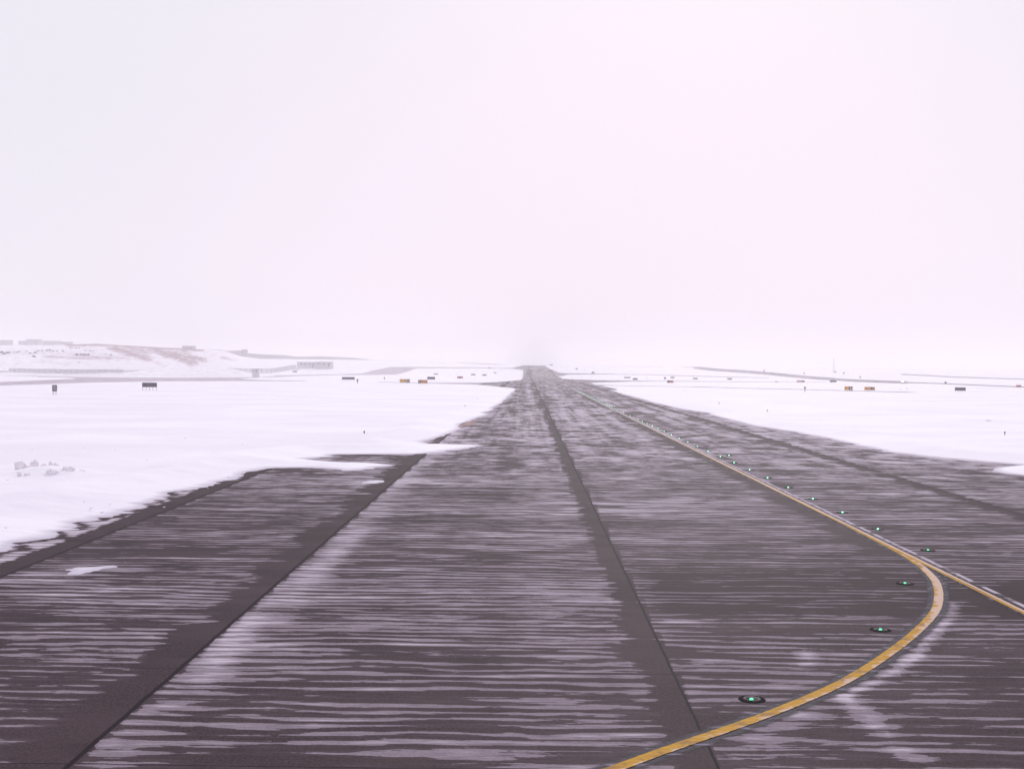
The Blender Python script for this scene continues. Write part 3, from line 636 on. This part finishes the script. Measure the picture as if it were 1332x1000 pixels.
# ------------------------------------------------------------------ hill on the left
def hill(name, ridge, foot_r, ridge_r, back_r, mat, paint=None, nr=70, bulge=0.0, foot_z=None):
    """ridge: photo skyline points; swept into a heightfield between three ranges"""
    xs = np.array([p[0] for p in ridge], float); ys = np.array([p[1] for p in ridge], float)
    pxs = np.linspace(xs[0], xs[-1], int((xs[-1]-xs[0])*.9)); pys = np.interp(pxs, xs, ys)
    V = []; A = []; D = []; rr = list(np.linspace(0, 1, nr))+list(np.linspace(1, 2, 12))[1:]
    for px, py in zip(pxs, pys):
        v = RC.T @ np.array([(px-666)/F_PX, -(py-500)/F_PX, -1.0]); dx = v[0]/v[1]; zr = EYE+v[2]/v[1]*ridge_r
        z0 = float(H(dx*foot_r, foot_r))-.6
        for t in rr:
            if t <= 1:
                r = foot_r+(ridge_r-foot_r)*t; e = (1-(1-t)**1.6)*.75+.25*t; z = z0+(zr-z0)*e
                z += bulge*math.sin(math.pi*t)*fbm(np.array(px*.03), np.array(t*4.)).item()
            else:
                r = ridge_r+(back_r-ridge_r)*(t-1); z = zr-(zr+14)*((t-1)**1.5)
            V.append((dx*r, r, z+(.25*fbm(np.array(px*.12), np.array(r*.04)).item() if 0 < t < 1 else 0)))
            if paint:
                g_, d_ = paint(px, t, V[-1]); A.append(g_); D.append(d_)
            else: A.append(0); D.append(0)
    m_ = len(rr); nx = len(pxs)
    Fc = [(i*m_+j, (i+1)*m_+j, (i+1)*m_+j+1, i*m_+j+1) for i in range(nx-1) for j in range(m_-1)]
    me = bpy.data.meshes.new(name); me.from_pydata(V, [], Fc); me.update()
    for an, av in (('grass', A), ('dark', D)):
        at = me.attributes.new(an, 'FLOAT', 'POINT'); at.data.foreach_set('value', np.array(av, np.float32))
    for p in me.polygons: p.use_smooth = True
    me.materials.append(mat); o = bpy.data.objects.new(name, me); S.collection.objects.link(o); o['kind'] = 'structure'; return o
def to_px(p):
    c = RC @ np.array([p[0], p[1], p[2]-EYE]); return 666+F_PX*c[0]/-c[2], 500-F_PX*c[1]/-c[2]
def seg_d(qx, qy, pts, aspect=2.5):
    best = 1e9
    for (ax, ay), (bx, by) in zip(pts[:-1], pts[1:]):
        ex, ey = bx-ax, (by-ay)*aspect; wx, wy = qx-ax, (qy-ay)*aspect
        t = min(1, max(0, (wx*ex+wy*ey)/(ex*ex+ey*ey+1e-9))); best = min(best, math.hypot(wx-t*ex, wy-t*ey))
    return best
STROKES = [([(60, 464), (100, 465.5), (150, 466)], 5, .75), ([(55, 470), (85, 474)], 6, .3), ([(110, 463), (160, 466)], 9, .5), ([(150, 453), (170, 460), (192, 467)], 9, .95), ([(165, 452), (190, 458)], 10, .7), ([(200, 453), (225, 463), (250, 471)], 10, .95),
           ([(225, 460), (262, 468)], 8, .85), ([(195, 455), (240, 459)], 9, .6), ([(88, 449), (120, 448.3), (150, 449.5), (200, 452.3), (262, 455.6)], 4, 1.0), ([(290, 465), (305, 469)], 4, .6), ([(330, 470), (365, 477)], 5, .5), ([(0, 459), (60, 459), (95, 460)], 7, .35), ([(205, 472), (215, 476)], 5, .4)]
def paint_hill(px, t, v):
    qx, qy = to_px(v); g_ = 0.0
    for pts, wd, val in STROKES: g_ = max(g_, .62*val*max(0, 1-seg_d(qx, qy, pts)/(wd*1.6)))
    return g_+.30+(.08 if 90 < px < 300 and t > .45 else 0)+(.6 if t > .96 and px < 260 else 0), 0.0
M_hill = snow_material('hill_snow', True)
hill('hill', [(-120, 449), (0, 448.5), (60, 448.5), (90, 448), (110, 447.5), (125, 447), (150, 448.5), (200, 451.3), (240, 453.5), (270, 454.5), (292, 456.5), (306, 461), (322, 466.5), (340, 472), (362, 478), (385, 483)], 640, 860, 1100, M_hill, paint_hill, bulge=1.2)
M_ridge = worn('distant_scrub', (.12, .10, .13), (.22, .19, .23), .9, .02)
hill('distant_ridge', [(230, 452.5), (255, 454), (285, 455), (296, 456.5), (318, 455.5), (322, 459.5), (345, 461), (372, 462), (385, 464), (420, 463.5), (455, 465), (490, 468.2), (540, 470.5), (600, 471.5), (640, 473.2), (668, 475)], 1150, 1250, 1500, M_ridge, None, 14)
M_far = snow_material('mid_snow', True)
def paint_mid(px, t, v):
    qx, qy = to_px(v); return .75*max(0, 1-seg_d(qx, qy, [(498, 470.5), (530, 473), (560, 472.5)])/7)+.7*max(0, 1-seg_d(qx, qy, [(340, 467), (365, 472), (380, 474)])/9)+.1, 0.0
hill('snow_bank', [(300, 462), (340, 466.5), (380, 468), (430, 468.5), (480, 469.5), (505, 470.5), (560, 474), (600, 473), (640, 474.5), (672, 476.5)], 900, 1020, 1150, M_far, paint_mid, 24)

# shrubs and rocks along the hill
M_shrub = worn('bare_shrub', (.035, .022, .032), (.10, .07, .09), .9, 2)
def on_hill(px, py, obs):
    v = RC.T @ np.array([(px-666)/F_PX, -(py-500)/F_PX, -1.0]); v /= np.linalg.norm(v)
    best = None
    for o in obs:
        hit, loc, *_r = o.ray_cast(Vector((0, 0, EYE)), Vector(v))
        if hit and (best is None or loc.y < best.y): best = loc
    return best
HILL = bpy.data.objects['hill']; bpy.context.view_layer.update()
def shrub_mesh(seed):
    r_ = random.Random(seed); b_ = nb()
    for k in range(160):
        a_ = r_.uniform(0, 6.28); e = r_.uniform(.1, 1.45); L = r_.uniform(.6, 1.2)
        d_ = Vector((math.cos(a_)*math.cos(e)*1.4, math.sin(a_)*math.cos(e), math.sin(e)))*L
        o_ = Vector((r_.uniform(-.3, .3), r_.uniform(-.3, .3), 0)); w_ = Vector((-d_.y, d_.x, 0)).normalized()*r_.uniform(.12, .26)
        mid = o_+d_*.5+Vector((r_.uniform(-.1, .1),)*3)
        vs = [b_.verts.new(q_) for q_ in (o_, mid+w_, o_+d_, mid-w_)]; b_.faces.new(vs)
    return b_
shr = [obj('shrub', shrub_mesh(s), M_shrub) for s in (1, 2, 3)]
SH = [(2, 459, 3), (5.5, 461, 2.5), (9, 459.5, 2.5), (12, 459, 2), (18, 458.5, 1.5), (23, 458, 1.6), (26, 457.5, 1.4), (34, 457.5, 1.6), (39, 460, 1.8), (43, 463.8, 2), (46, 459, 2), (45, 464.3, 2), (50, 457, 1.6), (55, 456.5, 1.6), (61, 456.3, 2), (65, 456, 2), (69, 457, 1.6), (74, 457, 1.4), (82, 457, 1.8),
      (91, 452.3, 1.4), (94, 452.4, 1.2), (99, 453, 1.5), (103, 452.5, 1.3), (111, 455.8, 1.2), (117, 456.2, 1.3), (121, 457, 1.3), (137, 460.3, 1.2), (144, 462, 1.8), (100, 462, 2.8), (106, 461.8, 2.4), (110, 462.3, 2.6), (115, 462, 2.4), (102, 471.5, 1.2), (76, 485, 1.6)]
used_ = 0
for i, (px, py, sp) in enumerate(SH):
    p = on_hill(px, py, [HILL])
    if p is None:
        x, y = gp(px, py); p = Vector((x, y, gz(x, y)))
    s = shr[i % 3]; c = s if i < 3 else s.copy()
    if i >= 3: S.collection.objects.link(c)
    c.location = p-Vector((0, 0, .05)); k = sp*p.y/F_PX*1.0; c.scale = (k, k, k*.85); c.rotation_euler = (0, 0, i*1.3)
    tag(c, 'small dark bare shrub among those scattered in rows over the snowy hill', 'shrub', 'dark shrubs on the snowy hill')

# fence along the foot of the hill
def fence(pts, hpx, label, npost):
    P = gps(pts); k = sum(p[1] for p in P)/len(P)/F_PX; h = hpx*k
    t = thing('chain_link_fence', label, 'fence', (P[0][0], P[0][1], gz(*P[0])))
    o0 = Vector(t.location); L = [0]
    for a_, b2 in zip(P[:-1], P[1:]): L.append(L[-1]+math.hypot(b2[0]-a_[0], b2[1]-a_[1]))
    at = lambda s: (float(np.interp(s, L, [p[0] for p in P])), float(np.interp(s, L, [p[1] for p in P])))
    for j in range(npost):
        x, y = at(L[-1]*j/(npost-1)); q_ = Vector((x, y, gz(x, y)))-o0; b_ = nb(); cyl(b_, q_, q_+Vector((0, 0, h)), .16, seg=6); obj('post', b_, M_steel, t)
    b_ = nb(); n_w = 9
    seg = 60
    for j in range(seg):
        x, y = at(L[-1]*j/seg); x2, y2 = at(L[-1]*(j+1)/seg); a_ = Vector((x, y, gz(x, y)))-o0; c_ = Vector((x2, y2, gz(x2, y2)))-o0
        for q_ in range(n_w):
            zz = Vector((0, 0, h*(q_+.5)/n_w)); dz = Vector((0, 0, .03+.03*(q_ == n_w-1)))
            vs = [b_.verts.new(v) for v in (a_+zz-dz, c_+zz-dz, c_+zz+dz, a_+zz+dz)]; b_.faces.new(vs)
        for q_ in range(6):
            f = (q_+.5)/6; m_ = a_.lerp(c_, f); dd = (c_-a_).normalized()*.05
            vs = [b_.verts.new(v) for v in (m_-dd, m_+dd, m_+dd+Vector((0, 0, h)), m_-dd+Vector((0, 0, h)))]; b_.faces.new(vs)
    obj('wire_mesh', b_, M_steel, t)
fence([(12, 487), (50, 487.7), (100, 488.4), (160, 488.3)], 8.0, 'see-through wire fence with thin posts below the left part of the hill', 22)
fence([(160, 488.2), (200, 486), (260, 484.2), (330, 485.4), (352, 485.2), (385, 480)], 6.0, 'dense grey fence curving along the foot of the hill towards the low sheds', 40)

# far buildings (in fog)
M_wall = worn('pale_grey_wall', (.30, .28, .32), (.40, .37, .42), .8, .3); M_roof = worn('grey_roof', (.30, .29, .33), (.45, .43, .48), .8, .3); M_win = worn('dark_window', (.16, .15, .18), (.24, .22, .26), .3)
def building(px0, px1, top, bot, dist, label, nwin=3, cat='building', name='building', depth=12, wallm=None, gable=False):
    va = RC.T @ np.array([(px0-666)/F_PX, -(bot-500)/F_PX, -1.0]); vb = RC.T @ np.array([(px1-666)/F_PX, -(bot-500)/F_PX, -1.0])
    vt = RC.T @ np.array([((px0+px1)/2-666)/F_PX, -(top-500)/F_PX, -1.0])
    x0 = va[0]/va[1]*dist; x1 = vb[0]/vb[1]*dist; z1 = EYE+vt[2]/vt[1]*dist; zb = EYE+(va[2]/va[1]+vb[2]/vb[1])/2*dist
    wd = x1-x0; ht = z1-zb; t = thing(name, label, cat, ((x0+x1)/2, dist, zb))
    b_ = nb(); box(b_, (0, depth/2, ht/2-2), (wd, depth, ht+4)); wl = obj('wall', b_, wallm or M_wall, t)
    b_ = nb()
    if gable:
        vs = [b_.verts.new(q_) for q_ in ((-wd/2-.3, -.3, ht), (wd/2+.3, -.3, ht), (wd/2+.3, depth+.3, ht), (-wd/2-.3, depth+.3, ht), (-wd/2-.3, depth/2, ht+1.3), (wd/2+.3, depth/2, ht+1.3))]
        for f in ((0, 1, 5, 4), (2, 3, 4, 5), (0, 4, 3), (1, 2, 5), (0, 3, 2, 1)): b_.faces.new([vs[i] for i in f])
    else: box(b_, (0, depth/2, ht+.15), (wd+.5, depth+.5, .3))
    obj('roof', b_, M_roof, t)
    for j in range(nwin):
        xx = -wd/2+wd*(j+.5)/nwin; b_ = nb(); box(b_, (xx, -.03, ht*.62), (min(1.6, wd/nwin*.5), .08, ht*.28)); obj('window', b_, M_win, t)
    b_ = nb(); box(b_, (wd*.32, -.035, ht*.2), (min(1.4, wd*.1), .1, ht*.4)); obj('door', b_, M_win, t)
building(-8, 11, 442.5, 449, 1300, 'faint grey building on the ridge, cut by the left border', 4)
building(24, 34, 443.6, 449, 1300, 'low left wing beside the tallest faint building on the ridge', 2)
building(33.5, 49, 441.5, 449, 1330, 'tallest of the faint grey buildings on the left ridge', 4)
building(55, 75, 443.6, 449, 1300, 'long faint building right of the tallest one on the ridge', 5)
building(75.5, 90, 444.8, 449, 1320, 'lowest faint building at the right end of the ridge group', 3)
building(237, 250, 450.2, 455, 1050, 'single small flat building standing alone on the crest right of the ridge group', 3)
building(315, 318.5, 454.8, 460, 1200, 'narrow tower-like block at the right end of the far wooded ridge', 1)
M_pshed = worn('pale_shed', (.60, .56, .60), (.70, .66, .70), .8, .3)
M_shed = worn('pale_green_shed', (.50, .52, .50), (.60, .62, .60), .8, .3)
x_, y_ = gp(410, 480)
building(411, 431.5, 471.2, 476.5, min(y_, 800), 'long low greenish shed at the right of the storage row', 3, 'shed', 'storage_shed', 6, M_shed)
building(389, 410.5, 471.4, 477.5, min(y_, 800)+4, 'long low pale shed left of the greenish one', 4, 'shed', 'storage_shed', 6, M_pshed)
building(386.5, 388.8, 471.4, 479, min(y_, 800)-8, 'narrow dark hut at the left end of the two low sheds', 1, 'hut', 'small_hut', 4, M_pshed)
building(328, 335.5, 480.7, 485, 640, 'small dark grey hut on the fence line near the hill end', 2, 'hut', 'small_hut', 4, M_pshed)

# ------------------------------------------------------------------ haze
def volume(name, mn, mx, dens, col, sphere=False):
    b_ = nb()
    if sphere: bmesh.ops.create_icosphere(b_, subdivisions=4, radius=.5)
    else: bmesh.ops.create_cube(b_, size=1)
    for v in b_.verts: v.co = Vector([mn[i]+(mx[i]-mn[i])*(v.co[i]+.5) for i in range(3)])
    m = bpy.data.materials.new(name); m.use_nodes = True; m.node_tree.nodes.clear()
    out = m.node_tree.nodes.new('ShaderNodeOutputMaterial'); pv = m.node_tree.nodes.new('ShaderNodeVolumePrincipled')
    pv.inputs['Color'].default_value = (*col, 1); pv.inputs['Density'].default_value = dens; pv.inputs['Anisotropy'].default_value = .24
    m.node_tree.links.new(pv.outputs[0], out.inputs['Volume'])
    o = obj(name, b_, m); o['kind'] = 'stuff'; return o
volume('haze', (-6800, -6800, -17.5), (6800, 6800, 42), 0.00072, (.995, .97, .995))
x, y = gp(698, 475)
volume('dark_haze', (x-26, 880, -16), (x+26, 1300, 33), .00045, (.55, .52, .56), True)  # grey, partly absorbing ellipsoid of haze over the far taxiway end
print('ground rows', Xg.shape)
